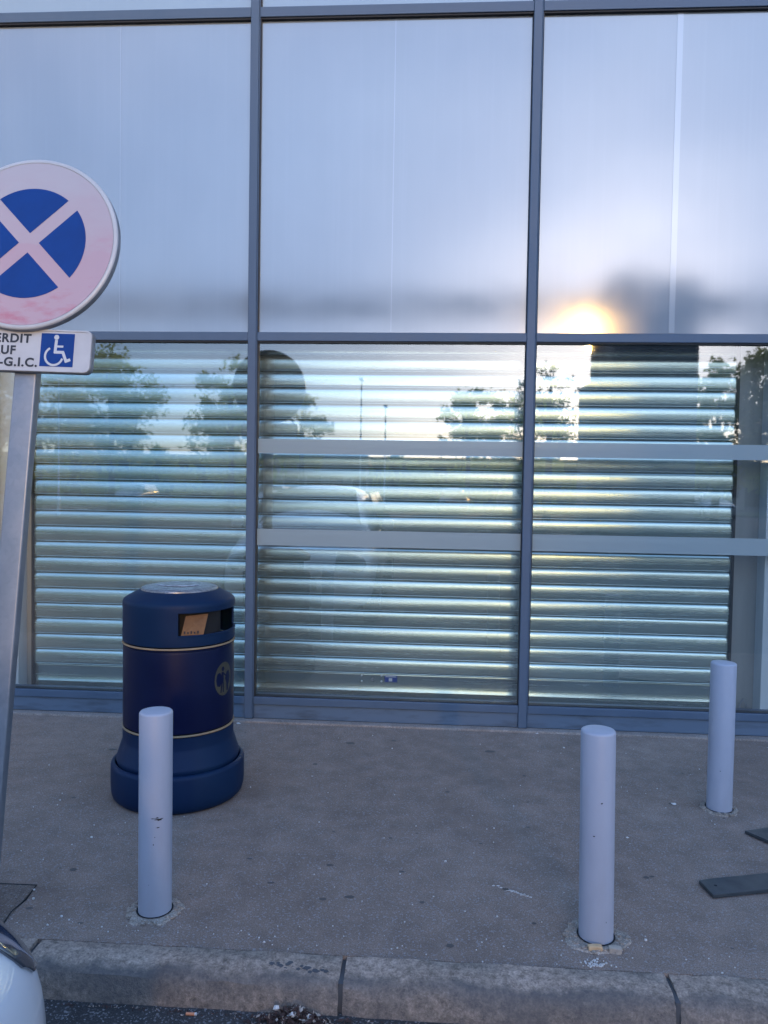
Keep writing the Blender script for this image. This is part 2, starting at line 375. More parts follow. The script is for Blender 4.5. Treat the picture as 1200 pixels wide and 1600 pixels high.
# mortar in the joints
mj = MB(); x = -.25-6
while x < 8:
    mj.box(x-.007, x+.007, -2.462, -2.345, -.2, -.012); x += 1
sc_ = MB(); rq = random.Random(9)
for i in range(46):
    x_ = rq.choice((rq.gauss(-.465, .018), rq.gauss(-.365, .03), rq.uniform(-.5, -.3))); y_ = -2.415+rq.gauss(0, .009); q_ = rq.uniform(.002, .008)
    zz_ = .0012 if y_ > -2.405 else .001-(-2.40-y_)*.27
    sc_.add([(x_+q_*1.5*math.cos(j)*rq.uniform(.7, 1.2), y_+q_*math.sin(j)*rq.uniform(.7, 1.2), zz_+.0012-q_*math.sin(j)*-.2) for j in range(6)], [(0, 1, 2, 3, 4, 5)])
tag(sc_.build('kerb_pits', 'concrete_dark', fix=False), kind='structure')
tag(mj.build('kerb_mortar', 'concrete_dark'), kind='structure')
# repaired asphalt corner
mb = MB(); mb.prism_z([(-3.2, -2.03), (-1.43, -2.03), (-1.41, -2.335), (-3.2, -2.335)], -.02, .003)
tag(mb.build('pavement_repair', 'patch'), kind='structure')
mb = MB(); mb.tube([(-3.0, -2.028, .002), (-2.2, -2.024, .002), (-1.8, -2.031, .002), (-1.43, -2.026, .002), (-1.418, -2.12, .002), (-1.426, -2.2, .002), (-1.405, -2.335, .002)], .0032, 5)
tag(mb.build('pavement_crack', 'dark'), kind='structure')
# gravel path of grass beyond the car park, behind the camera
mb = MB(); mb.box(-80, 80, -49, -41, -.3, .02); tag(mb.build('grass_verge', 'grass'), kind='structure')

def collar(cx, cy, r, seed):
    rr = random.Random(seed); n = 26; poly = []
    for i in range(n):
        a = 2*math.pi*i/n; q = r*(1+rr.uniform(-.12, .12)); poly.append((cx+q*math.cos(a), cy+q*math.sin(a)))
    mb = MB(); vs = [(cx, cy, .006)]+[(px, py, .0045) for px, py in poly]; mb.add(vs, [(0, 1+i, 1+(i+1) % n) for i in range(n)])
    mb.add([(px, py, .0045) for px, py in poly]+[(px*1+ (px-cx)*.06, py+(py-cy)*.06, -.002) for px, py in poly], [(i, (i+1) % n, (i+1) % n+n, i+n) for i in range(n)])
    # crumbled bits of the same concrete
    for i in range(70):
        a = rr.uniform(0, 6.283); q = rr.uniform(.066, r*1.02); s = rr.uniform(.003, .010); x, y = cx+q*math.cos(a), cy+q*math.sin(a)
        k = rr.randint(4, 6); t = rr.uniform(0, 6); pl = [(x+s*math.cos(t+6.283*j/k)*rr.uniform(.7, 1.2), y+s*math.sin(t+6.283*j/k)*rr.uniform(.7, 1.2)) for j in range(k)]
        mb.prism_z(pl, .003, .005+s*.5)
    tag(mb.build('concrete_collar', 'crumbled'), kind='structure')
    # dark gap round the pipe
    mb = MB(); mb.lathe([(.056, .0075), (.063, .0075)], 32, cx, cy); tag(mb.build('collar_gap', 'dark'), kind='structure')

def stone(x, y, sx, sy, sz, rz, m, label, group='loose stones round the bollard foot'):
    bm = bmesh.new(); bmesh.ops.create_icosphere(bm, subdivisions=2, radius=1)
    rr = random.Random(int(x*1000)+7)
    for v in bm.verts:
        c = Vector([max(-.62, min(.62, q)) for q in v.co]); v.co = Vector((c.x*sx*1.5, c.y*sy*1.5, c.z*sz*1.5))*rr.uniform(.93, 1.07)
    me = bpy.data.meshes.new('stone'); bm.to_mesh(me); bm.free(); me.materials.append(M[m])
    o = bpy.data.objects.new('stone', me); SC.collection.objects.link(o); o.location = (x, y, sz*.8); o.rotation_euler = (0, 0, rz)
    return tag(o, label, 'stone', group)

# ---------------------------------------------------------------- shop front
BAY = 1.709; X0 = -1.13
shop = empty('shop_front', (0, 0, 0))
tag(shop, 'blue-grey framed glass shop front with closed metal roller shutter behind the lower panes', 'building')
mull = [X0+BAY*i for i in range(-5, 8)]
rng = range(len(mull))
for i in rng:
    x = mull[i]
    mb = MB(); mb.box(x-.028, x+.022, 0, .10, .015, 6.55); mb.box(x+.0225, x+.029, .004, .10, .015, 6.55)
    o = mb.build('mullion', 'frame', shop, bevel=.003)
    mb = MB(); mb.box(x+.0293, x+.035, .014, .06, .15, 6.5); mb.box(x-.033, x-.0283, .02, .06, .15, 6.5); mb.build('gasket', 'gasket', o)
    if -4 < x < 4:
        mb = MB(); mb.box(x-.026, x+.026, .003, .09, .0125, .0148); mb.build('foot_gap', 'gasket', o)
for i in rng[:-1]:
    xa, xb = mull[i]+.030, mull[i+1]-.0285; cx = (xa+xb)/2
    for z0, z1 in ((2.374, 2.426), (4.332, 4.392), (6.45, 6.55)):
        mb = MB(); mb.box(xa, xb, .003, .09, z0, z1); o = mb.build('rail', 'frame', shop, bevel=.003)
        mb = MB(); mb.box(xa, xb, .012, .05, z0-.009, z0-.0005); mb.box(xa, xb, .02, .05, z1+.0005, z1+.004); mb.build('gasket', 'gasket', o)
    mb = MB(); mb.box(xa, xb, .003, .12, .104, .150); o = mb.build('rail', 'frame', shop, bevel=.003)
    mb = MB(); mb.box(xa, xb, .02, .06, .1505, .1555); mb.build('gasket', 'gasket', o)
    mb = MB(); mb.box(xa, xb, .016, .10, .014, .101); mb.build('sill', 'sill', shop, bevel=.002)
    # panes
    mb = MB(); mb.box(xa+.001, xb-.001, .034, .040, 2.43, 4.33); up = mb.build('film_pane', 'film', shop)
    w = .035 if abs(cx-1.43) < .3 else .0055
    if abs(cx) < 4:
        sx = cx+(.0 if w < .01 else -.02)
        MB().box(sx-w/2, sx+w/2, .0322, .0338, 2.436, 4.322).build('film_seam', 'seam', up)
    mb = MB(); mb.box(xa+.001, xb-.001, .034, .040, 4.393, 6.449); mb.build('film_pane', 'film_top', shop)
    mb = MB(); mb.add([(xa, .036, .151), (xb, .036, .151), (xb, .036, 2.373), (xa, .036, 2.373)], [(0, 1, 2, 3)])
    gp = mb.build('glass_pane', 'glass', shop, fix=False)
    if X0-.2 < xa < 5:
        for z0, z1 in ((1.681, 1.772), (1.106, 1.209)):
            mb = MB(); mb.box(xa+.004, xb-.006, .0325, .0355, z0, z1); mb.build('frosted_stripe', 'stripe', gp)
# inside, between glass and shutter
mb = MB(); mb.box(-9.6, 12.6, .1205, .262, -.1, .06); mb.build('inner_floor', 'beige', shop)
mb = MB(); mb.box(-9.6, 12.6, .102, .5, 2.44, 2.5); mb.build('soffit', 'dark', shop)
mb = MB(); mb.box(-9.6, 12.6, .5, .6, -.1, 6.5); mb.build('inner_wall', 'dark', shop)
for x0, x1, y, m in ((1.892, 2.2, .235, 'beige'), (2.046, 12.6, .125, 'white_panel'), (-2.72, -2.648, .235, 'beige'), (-2.80, -2.728, .25, 'beige'), (-9.6, -2.694, .125, 'white_panel')):
    mb = MB(); mb.box(x0, x1, y, .49, .061, 2.438); mb.build('inner_panel', m, shop, bevel=.004)
mb = MB(); mb.box(1.876, 1.8905, .20, .30, .061, 2.438); mb.box(-2.6465, -2.634, .20, .30, .061, 2.438); mb.build('shutter_guide', 'dark', shop)
mb = MB(); mb.tube([(1.96, .215, .10), (1.955, .208, .15), (1.975, .205, .185), (1.995, .208, .15), (1.99, .215, .10)], .005, 6); mb.build('cable_loop', 'alu_rim', shop)
# roof edge
mb = MB(); mb.box(-9.9, 12.9, -.03, .7, 6.56, 6.95); mb.build('parapet', 'frame', shop, bevel=.01)
mb = MB(); mb.box(-9.75, 12.65, .12, 14, 6.3, 6.449); mb.box(-9.75, -9.71, .11, 14, 0, 6.3); mb.box(12.61, 12.65, .11, 14, 0, 6.3); mb.build('shop_wall', 'white_panel', shop)

# roller shutter
SY = .235
pr = [(0, .004), (.02, .0068), (.05, .0095), (.10, .0124), (.15, .0143), (.20, .0157), (.27, .0170), (.35, .0180), (.43, .0187), (.50, .0191), (.58, .0193), (.66, .0193), (.74, .0191), (.82, .0187), (.90, .0180), (.918, .0160), (.926, .0160), (.938, .0178), (.955, .0182), (.968, .0172), (.972, .006), (.975, -.012), (1, -.012)]
sh = MB(); xs = [-2.634+(4.51)*i/24 for i in range(25)]
z = .993-.1025*7; k = 0; rs = random.Random(11)
joints = [.265+.1125] 
zt = .265
slats = []
zz = .2655
slats.append((.2655, .3665))
zz = .3665
while zz < 2.42: slats.append((zz, zz+.1028)); zz += .1028
for (za, zb) in slats:
    tilt = rs.uniform(-.0036, .0036); amp = rs.uniform(.84, 1.14)
    if abs(za-.57) < .06: tilt = -.004; amp = .85
    vs = []
    for x in xs:
        sag = rs.uniform(-.0001, .0001)
        for t, d in pr: vs.append((x, SY-d*amp-tilt*(t-.5)-sag, zb-(zb-za)*t))
    n_ = len(pr); fs = [(i*n_+j, i*n_+j+1, (i+1)*n_+j+1, (i+1)*n_+j) for i in range(24) for j in range(n_-1)]
    sh.add(vs, fs)
o_sh = sh.build('roller_shutter', 'shutter', shop, smooth=True, fix=False)
for p_ in o_sh.data.polygons[:1]:
    if p_.normal.y > 0: o_sh.data.flip_normals()
# flat bottom panels
mb = MB(); mb.add([(x, y, z) for x in (-2.634, 1.876) for y, z in ((SY+.004, .2655), (SY-.004, .262), (SY-.006, .255), (SY-.0035, .248), (SY-.002, .2), (SY-.002, .157), (SY-.0045, .153), (SY-.0045, .149), (SY+.001, .146), (SY-.001, .06))],
       [(j, j+1, 11+j, 10+j) for j in range(9)])
bp = mb.build('bottom_panel', 'shutter', o_sh, smooth='angle', fix=False)
if bp.data.polygons[3].normal.y > 0: bp.data.flip_normals()
for x, z in ((-.439, .253), (-.439, .215), (-.31, .255), (-.31, .217)):
    mb = MB(); mb.prism_y([(x+.006*math.cos(a*.785), z+.005*math.sin(a*.785)) for a in range(8)], .226, .236); mb.build('screw', 'picto_white', o_sh)
mb = MB()
for r0 in (.009,):
    mb.tube([(-.368+r0*math.cos(a*.5236), .2285, .227+r0*math.sin(a*.5236)) for a in range(13)], .0022, 6)
mb.prism_y([(-.3705, .221), (-.3655, .221), (-.3655, .232), (-.3705, .232)], .2275, .234); mb.build('lock', 'alu_rim', o_sh)
mb = MB(); mb.box(-.289, -.208, .2275, .231, .214, .257); st = mb.build('sticker', 'sign_blue', o_sh, bevel=.001)
mb = MB(); mb.box(-.283, -.214, .2265, .2274, .247, .2525); mb.box(-.262, -.240, .2265, .2274, .220, .240); mb.build('sticker_print', 'picto_white', st)

# ---------------------------------------------------------------- bollards
def make_bollard(loc, rz, tilt, label, top_h=.705, chips=()):
    e = empty('bollard', loc, (tilt[0], tilt[1], rz)); tag(e, label, 'bollard', 'painted steel bollards along the pavement')
    r = .0565
    mb = MB(); h = top_h
    mb.lathe([(r, -.05), (r, .3), (r, h-.009), (r-.0012, h-.005), (r-.004, h-.0022), (r-.009, h-.001), (r-.018, h), (r-.030, h+.0008), (.0001, h+.001)], 64)
    mb.build('post', 'bollard', e, smooth='angle')
    for (a, z, w, hh, sd_) in chips:
        rr = random.Random(sd_); n = 14; vs = []; 
        for i in range(n):
            t = 2*math.pi*i/n; q = rr.uniform(.45, 1.1); vs.append((math.cos(t)*w*q, math.sin(t)*hh*q))
        cv = []
        for (u, v_) in vs:
            an = R(a)+u/r; cv.append(((r+.0006)*math.sin(an), -(r+.0006)*math.cos(an), z+v_))
        mb = MB(); an = R(a); mb.add([((r+.0008)*math.sin(an), -(r+.0008)*math.cos(an), z)]+cv, [(0, 1+i, 1+(i+1) % n) for i in range(n)])
        mb.build('paint_chip', 'chip', e, fix=False)
    return e
make_bollard((-.94, -2.145, 0), 0, (0, 0), 'lavender-grey bollard with a black paint chip, standing in front of the blue litter bin', .707,
   [(24+8, .345, .018, .0045, 1), (14, .35, .012, .0016, 2), (28, .318, .008, .002, 3), (14, .26, .002, .004, 4), (18, .285, .0015, .002, 5), (-2, .12, .001, .002, 8), (26, .352, .006, .003, 9)])
make_bollard((.572, -2.164, 0), 0, (0, -.014), 'lavender-grey bollard near the kerb with orange stones broken out at its foot', .702,
   [(2, .475, .004, .0025, 5), (-22, .365, .004, .0025, 6), (22, .08, .0015, .004, 7)])
make_bollard((1.371, -1.068, 0), 0, (0, 0), 'lavender-grey bollard nearest the shop front, beside the right end of the shutter', .697,
   [(-20, .2, .003, .002, 15)])
collar(-.94, -2.145, .090, 1); collar(.572, -2.164, .100, 2); collar(1.371, -1.068, .078, 3)
stone(.553, -2.243, .024, .0105, .011, .06, 'stone_orange', 'orange squared stone in front of the right-hand kerbside bollard')
stone(.617, -2.246, .021, .012, .011, -.1, 'stone', 'pinkish squared stone at the right of the orange one by the kerbside bollard foot')

# ---------------------------------------------------------------- litter bin
BX, BY = -1.203, -1.115
lb = empty('litter_bin', (BX, BY, 0)); lb.scale = (.962, .962, 1); tag(lb, 'round dark blue litter bin with gold bands standing in front of the roller shutter', 'litter bin')
mb = MB(); mb.lathe([(.20, .0), (.285, .0), (.303, .006), (.315, .018), (.3215, .04), (.3235, .07), (.3235, .160), (.321, .169), (.314, .176), (.306, .179), (.3025, .178), (.3015, .165)], 96); mb.build('base', 'bin_blue', lb, smooth='angle')
mb = MB(); mb.lathe([(.294, .172), (.2985, .186), (.2985, .196), (.296, .201), (.274, .268), (.2705, .276), (.2690, .284), (.2685, .338)], 96); mb.build('neck', 'bin_blue', lb, smooth='angle')
def band(z):
    m_ = MB(); m_.lathe([(.266, z-.004), (.2725, z-.0035), (.2735, z), (.2725, z+.0035), (.266, z+.004)], 96); m_.build('gold_band', 'gold', lb, smooth='angle')
band(.346); band(.742)
mb = MB(); mb.lathe([(.262, .352), (.2675, .356), (.2685, .37), (.2685, .715), (.2665, .727), (.270, .730), (.270, .735)], 96); bd = mb.build('body', 'bin_door', lb, smooth='angle')
# hood with two openings (front right and back left)
A0, A1 = 17, 117
def hoodring(prof, a0, a1, inv=False):
    pass
mb = MB()
lower = [(.262, .749), (.2705, .752), (.2715, .765), (.2715, .803)]
upper = [(.2715, .905), (.2715, .925), (.2700, .936), (.2650, .944), (.2550, .952), (.205, .978), (.185, .9855), (.178, .9855)]
mid = [(.2715, .803), (.2715, .905)]
inl = [(.2615, .803), (.2615, .905)]
mb.lathe(lower, 120); mb.lathe(upper, 120)
for a, b in ((A1, A0+180), (A1+180, A0+360)):
    n_ = int((b-a)/3); mb.lathe([mid[0], mid[1]], n_, 0, 0, a, b); mb.lathe(inl[::-1], n_, 0, 0, a, b)
    for an in (a, b):
        s_, c_ = math.sin(R(an)), math.cos(R(an)); mb.add([(.2715*s_, -.2715*c_, .803), (.2615*s_, -.2615*c_, .803), (.2615*s_, -.2615*c_, .905), (.2715*s_, -.2715*c_, .905)], [(0, 1, 2, 3)])
for a, b in ((A0, A1), (A0+180, A1+180)):
    mb.lathe([(.2715, .803), (.2735, .801), (.2735, .797), (.2715, .795)], 40, 0, 0, a, b)
    mb.lathe([(.2715, .803), (.2615, .803), (.2615, .75)], 40, 0, 0, a, b); mb.lathe([(.2715, .905), (.2615, .905), (.2615, .93)], 40, 0, 0, a, b)
hood = mb.build('hood', 'bin_blue', lb, smooth='angle', fix=False)
mb = MB(); mb.lathe([(.0001, .74), (.2, .74), (.2, .93), (.0001, .93)], 48); mb.build('liner', 'dark', lb, smooth='angle')
mb = MB(); mb.lathe([(.187, .9835), (.1865, .990), (.181, .9945), (.165, .9985), (.12, 1.004), (.10, 1.001), (.06, .999), (.0001, 1.0)], 72)
mb.tube([(-.11, -.03, 1.003), (-.04, -.06, 1.003), (.05, -.05, 1.003), (.1, -.01, 1.003)], .003, 5); mb.build('stubbing_plate', 'steel_plate', lb, smooth='angle')
# emblem on the body
def cyl_patch(pts, r):   # pts: (arc metres, z)
    return [(r*math.sin(R(70)+u/r), -r*math.cos(R(70)+u/r), z) for u, z in pts]
def emb(poly, r, name, m, parent):
    mb = MB(); n = len(poly); cu = sum(p[0] for p in poly)/n; cz = sum(p[1] for p in poly)/n
    mb.add(cyl_patch([(cu, cz)]+poly, r), [(0, 1+i, 1+(i+1) % n) for i in range(n)]); return mb.build(name, m, parent, fix=False)
EZ = .578
em = emb([(.066*math.cos(a*.2618), EZ+.079*math.sin(a*.2618)) for a in range(24)], .2695, 'emblem', 'emblem_gold', bd)
fig = MB()
def addp(poly):
    n = len(poly); fig.add(cyl_patch(poly, .2702), [tuple(range(n))])
def capsule(u0, z0, u1, z1, w):
    d = Vector((u1-u0, z1-z0)).normalized(); p = Vector((-d.y, d.x))*w/2
    addp([(u0+p.x, z0+p.y), (u0-p.x, z0-p.y), (u1-p.x, z1-p.y), (u1+p.x, z1+p.y)])
addp([(-.01+.011*math.cos(a*.6283), EZ+.048+.011*math.sin(a*.6283)) for a in range(10)])
capsule(-.012, EZ+.034, -.014, EZ-.018, .017); capsule(-.018, EZ-.015, -.024, EZ-.062, .008); capsule(-.008, EZ-.015, -.006, EZ-.062, .008)
capsule(-.008, EZ+.028, .014, EZ+.012, .007); capsule(.016, EZ-.012, .040, EZ-.012, .006)
addp([(.018, EZ-.02), (.038, EZ-.02), (.035, EZ-.060), (.021, EZ-.060)])
fig.build('emblem_figure', 'bin_door', em, fix=False)
# cardboard stuffed in the opening
cb = MB()
def P(a, r, z): r *= .962; return (r*math.sin(R(a)), -r*math.cos(R(a)), z)
q0, q1, q2, q3 = P(20, .252, .802), P(43, .262, .802), P(50, .25, .893), P(25, .243, .889)
off = Vector((.0, .02, 0))
cb.add([q0, q1, q2, q3]+[tuple(Vector(q)+off*.3) for q in (q0, q1, q2, q3)], [(0, 1, 2, 3), (7, 6, 5, 4), (0, 4, 5, 1), (1, 5, 6, 2), (2, 6, 7, 3), (3, 7, 4, 0)])
o = cb.build('cardboard', 'card'); o.location = (BX, BY, 0); tag(o, 'torn brown cardboard food box stuffed in the opening of the blue bin', 'cardboard')
mb = MB(); rr = random.Random(5)
A_ = Vector(q0); B_ = Vector(q1)
for i in range(5):
    t = .12+i*.15; p = A_.lerp(B_, t)+Vector((.0005, -.0012, .006)); w = (B_-A_).normalized()*.007
    hh = .013 if i % 2 == 0 else .009
    mb.add([p, p+w, p+w+Vector((0, 0, hh)), p+Vector((0, 0, hh))], [(0, 1, 2, 3)])
mb.build('print', 'ink', o, fix=False)

# ---------------------------------------------------------------- no stopping sign
SP = empty('road_sign', (-1.522, -2.215, 0), (R(-6.3), R(1.55), 0))
tag(SP, 'faded round no-stopping sign on a leaning galvanised post with a disabled parking plaque', 'road sign')
def rrect(x0, x1, y0, y1, r, n=5):
    out = []
    for cx, cy, a in ((x1-r, y1-r, 0), (x0+r, y1-r, 90), (x0+r, y0+r, 180), (x1-r, y0+r, 270)):
        for i in range(n+1): t = R(a+90*i/n); out.append((cx+r*math.cos(t), cy+r*math.sin(t)))
    return out
mb = MB(); mb.prism_z(rrect(-.041, .041, -.02, .02, .006), -.1, 2.62); pole = mb.build('post', 'galv', SP, smooth='angle')
mb = MB(); mb.prism_z(rrect(-.043, .043, -.022, .022, .007), 2.615, 2.63); mb.build('post_cap', 'gasket', SP, bevel=.002)
ZC = 2.356
disc = empty('disc', (-.008, -.054, ZC), (R(-4), 0, 0)); disc.parent = SP
dm = MB()
def ringy(prof, n=96):
    vs = []; k = len(prof)
    for i in range(n):
        a = 2*math.pi*i/n
        for r_, y_ in prof: vs.append((r_*math.cos(a), y_, r_*math.sin(a)))
    return vs, [(i*k+q, i*k+q+1, ((i+1) % n)*k+q+1, ((i+1) % n)*k+q) for i in range(n) for q in range(k-1)]
vs, fs = ringy([(.309, .0015), (.312, -.0012), (.321, -.0012), (.3245, .0015), (.326, .005), (.326, .028), (.322, .030), (.318, .030)])
disc_rim = MB().add(vs, fs).build('rim', ['plaque_white', 'alu_rim'], disc, smooth='angle', fix=True)
for p in disc_rim.data.polygons:
    if p.center.y > .004: p.material_index = 1
# face: annulus + cross as one plate, blue fields inlaid
vs, fs = ringy([(.0001, 0), (.10, 0), (.2, 0), (.3095, 0)]); MB().add(vs, fs).build('face', 'sign_face', disc, fix=True)
vs, fs = ringy([(.0001, .008), (.319, .008), (.319, .0285)]); MB().add(vs, fs).build('back', 'back', disc, fix=True)
Rb, wb = .209, .052
for q in range(4):
    a0 = R(90*q-45); dl = math.asin(wb/2/Rb); pts = [(wb/2*math.sqrt(2)*math.cos(a0+R(45)), wb/2*math.sqrt(2)*math.sin(a0+R(45)))]
    for i in range(25):
        a = a0+dl+(R(90)-2*dl)*i/24; pts.append((Rb*math.cos(a), Rb*math.sin(a)))
    MB().prism_y(pts, -.0012, -.0002).build('blue_field', 'sign_blue', disc)
for zc in (ZC+.14, ZC-.14, 1.955):
    mb = MB(); mb.box(-.055, .055, -.024, -.0205, zc-.02, zc+.02); mb.box(-.047, -.0415, -.024, .026, zc-.015, zc+.015); mb.box(.0415, .047, -.024, .026, zc-.015, zc+.015); mb.build('bracket', 'galv', SP)
# plaque
plq = empty('plaque', (.0, -.05, 1.965)); plq.parent = SP
pl = rrect(-.25, .25, -.076, .076, .022)
def prism_ring(outer, inner, y0, y1):
    n = len(outer); vs = [(x, y0, z) for x, z in outer]+[(x, y0, z) for x, z in inner]+[(x, y1, z) for x, z in outer]+[(x, y1, z) for x, z in inner]; f = []
    for i in range(n):
        j = (i+1) % n; f += [(i, j, n+j, n+i), (2*n+i, 3*n+i, 3*n+j, 2*n+j), (i, 2*n+i, 2*n+j, j), (n+i, n+j, 3*n+j, 3*n+i)]
    return vs, f
MB().prism_y(pl, .0, .004).build('plate', 'plaque_white', plq)
vs, fs = prism_ring(pl, rrect(-.244, .244, -.070, .070, .018), -.0025, .0); MB().add(vs, fs).build('plate_edge', 'plaque_white', plq, bevel=.001)
vs, fs = prism_ring(rrect(-.2515, .2515, -.0775, .0775, .0235), rrect(-.245, .245, -.071, .071, .018), .0045, .028); MB().add(vs, fs).build('plate_rim', 'alu_rim', plq)
mb = MB(); SX0, SX1, SZ0, SZ1 = .066, .188, -.057, .063
mb.box(SX0, SX1, -.0008, -.0002, SZ0, SZ1); mb.build('blue_square', 'sign_blue', plq)
# wheelchair symbol in the unit square
wc = MB(); S = SX1-SX0
def U(u, v): return (SX0+u*S, SZ0+v*S)
def stroke(pts, w):
    pts = [Vector(U(*p)) for p in pts]; w *= S
    for a, b in zip(pts, pts[1:]):
        d = (b-a).normalized(); p = Vector((-d.y, d.x))*w/2; e = d*w*.35
        wc.add([(q.x, wc_y[0], q.y) for q in (a+p-e, a-p-e, b-p+e, b+p+e)], [(0, 1, 2, 3)]); wc_y[0] -= .00003
wc_y = [-.0010]
c_ = U(.46, .87); wc.add([(c_[0]+.075*S*math.cos(i*.5236), wc_y[0], c_[1]+.075*S*math.sin(i*.5236)) for i in range(12)], [tuple(range(12))]); wc_y[0] -= .00004
stroke([(.46, .76), (.445, .43), (.68, .43), (.79, .17), (.89, .21)], .085)
stroke([(.455, .60), (.66, .60)], .06)
stroke([(.42-.0+.265*math.cos(R(a)), .31+.265*math.sin(R(a))) for a in range(125, 352, 12)], .062)
wc.build('wheelchair_symbol', 'picto_white', plq, fix=False)
def text(s, cx, cz, h, width, parent, y=-.0008):
    cu = bpy.data.curves.new('lettering', 'FONT'); cu.body = s; cu.size = 1; cu.align_x = 'CENTER'; cu.offset = .034; cu.space_character = 1.12; cu.extrude = .001
    t = bpy.data.objects.new('tmp', cu); SC.collection.objects.link(t)
    bpy.context.view_layer.update()
    me = bpy.data.meshes.new_from_object(t.evaluated_get(bpy.context.evaluated_depsgraph_get()))
    bpy.data.objects.remove(t)
    xs_ = [v.co.x for v in me.vertices]; zs_ = [v.co.y for v in me.vertices]; mx_, mn_ = max(xs_), min(xs_); hi = max(zs_); lo = 0
    for v in me.vertices:
        x_, z_, e_ = v.co.x, v.co.y, v.co.z
        v.co = ((x_-(mx_+mn_)/2)/(mx_-mn_)*width, y-(.0004 if e_ > 0 else 0), (z_)/(hi)*h)
    me.materials.clear(); me.materials.append(M['ink'])
    o = bpy.data.objects.new('lettering', me); SC.collection.objects.link(o); o.parent = parent; o.location = (cx, 0, cz); return o
text('INTERDIT', -.078,   .027, .0315, .215, plq); text('SAUF', -.080, -.016, .0315, .11, plq); text('G.I.G.-G.I.C.', -.076, -.059, .0315, .268, plq)

# ---------------------------------------------------------------- flat strips on the pavement
def strip(pts, label):
    c = Vector((sum(p[0] for p in pts)/len(pts), sum(p[1] for p in pts)/len(pts)))
    mb = MB(); mb.prism_z([(x-c.x, y-c.y) for x, y in pts], 0, .014); o = mb.build('metal_strip', 'plate_grey', bevel=.0015); o.location = (c.x, c.y, .004); return tag(o, label, 'metal strip')
s1 = strip([(1.036, -1.785), (1.052, -1.888), (1.70, -1.71), (1.70, -1.60), (1.10, -1.762)], 'dark grey flat strip with a square end and small hole, nearer the kerb')
s2 = strip([(1.385, -1.33), (1.85, -1.16), (1.85, -1.42), (1.415, -1.495-.0), (1.405, -1.46)][:3]+[(1.82, -1.66), (1.55, -1.56)], 'dark grey flat strip with a pointed end at the right edge, behind the other strip')
mb = MB(); mb.lathe([(.0001, .0146), (.006, .0146)], 12); h = mb.build('hole', 'dark', s1); h.location = (1.085-s1.location.x, -1.82-s1.location.y, 0)

# ---------------------------------------------------------------- litter, spots, grit
def scrap(x, y, s, label, m='paper', z=.003, group=None, seed=0, name='paper_scrap', cat='paper scrap', h=.004):
    rr = random.Random(seed); n = 7
    poly = [(s*rr.uniform(.5, 1.1)*math.cos(6.283*i/n), s*rr.uniform(.4, .9)*math.sin(6.283*i/n)) for i in range(n)]
    mb = MB(); vs = [(0, 0, h*1.5)]+[(a, b, rr.uniform(0, h)) for a, b in poly]+[(a*.9, b*.9, 0) for a, b in poly]
    mb.add(vs, [(0, 1+i, 1+(i+1) % n) for i in range(n)]+[(1+i, 1+n+i, 1+n+(i+1) % n, 1+(i+1) % n) for i in range(n)]+[tuple(range(1+n, 1+2*n))[::-1]])
    o = mb.build(name, m); o.location = (x, y, z); return tag(o, label, cat, group)
G_ = 'white scraps of litter on the pavement'
scrap(1.172, -1.04, .017, 'largest white scrap on the pavement between the two right-hand bollards', group=G_, seed=1)
scrap(-1.175, -.075, .014, 'white scrap against the shop front at the foot of the left mullion', group=G_, seed=2)
scrap(.78, -.30, .010, 'white scrap behind and right of the kerbside bollard top', group=G_, seed=3)
scrap(.98, -.07, .014, 'white scrap near the shop front threshold, left of the shutter end', group=G_, seed=4)
scrap(.66, -.06, .009, 'small white scrap at the threshold just right of the right mullion', group=G_, seed=5)
scrap(.86, -1.42, .007, 'small white scrap right of the middle of the kerbside bollard', group=G_, seed=6)
scrap(-1.262, -2.27, .006, 'small white scrap next to the kerb at the far left', group=G_, seed=7)
scrap(-1.42, -2.06, .006, 'tiny white scrap beside the dark asphalt repair', group=G_, seed=8)
scrap(-.52, -2.30, .006, 'tiny white scrap at the kerb edge right of the left bollard', group=G_, seed=9)
# gum and oil spots, pale scrape
gm = MB(); rr = random.Random(21)
spots = [(-.367, -2.018, .010), (-.377, -1.771, .009), (-.151, -1.518, .008), (-.276, -1.996, .012), (.084, -2.259, .013), (.299, -1.889, .008), (.85, -1.75, .010), (.875, -1.74, .007), (.76, -1.20, .013), (.9, -.62, .012), (-.45, -.35, .02), (-.2, -.28, .012), (.35, -.4, .022), (-.6, -.7, .012), (.1, -1.0, .01), (-.7, -1.75, .008), (-1.35, -1.9, .012), (-1.75, -.6, .018), (.5, -.75, .012)]
for i in range(45): spots.append((rr.uniform(-2.2, 2.2), rr.uniform(-2.25, -.15), rr.uniform(.004, .009)))
for x, y, s in spots:
    k = rr.randint(7, 10); t = rr.uniform(0, 6); st_ = rr.uniform(1, 1.8)
    gm.add([(x+s*st_*math.cos(t+6.283*j/k)*rr.uniform(.7, 1.2), y+s*math.sin(t+6.283*j/k)*rr.uniform(.7, 1.2), .0012) for j in range(k)], [tuple(range(k))])
M['gum'] = mat('trodden_gum', (.085, .07, .062), .7)
tag(gm.build('gum_spots', 'gum', fix=False), kind='stuff')
gt = MB()
for i in range(300):
    x, y = rr.uniform(-2.4, 2.6), -2.33+2.2*rr.random()**1.7
    if rr.random() < .35: y = rr.gauss(-2.25, .05)
    s = rr.uniform(.0012, .0032)*(1.7 if rr.random() < .12 else 1); k = 4; t = rr.uniform(0, 6); zb_ = 0 if y > -2.338 else .001
    gt.prism_z([(x+s*math.cos(t+1.57*j), y+s*math.sin(t+1.57*j)*.8) for j in range(k)], zb_, zb_+s)
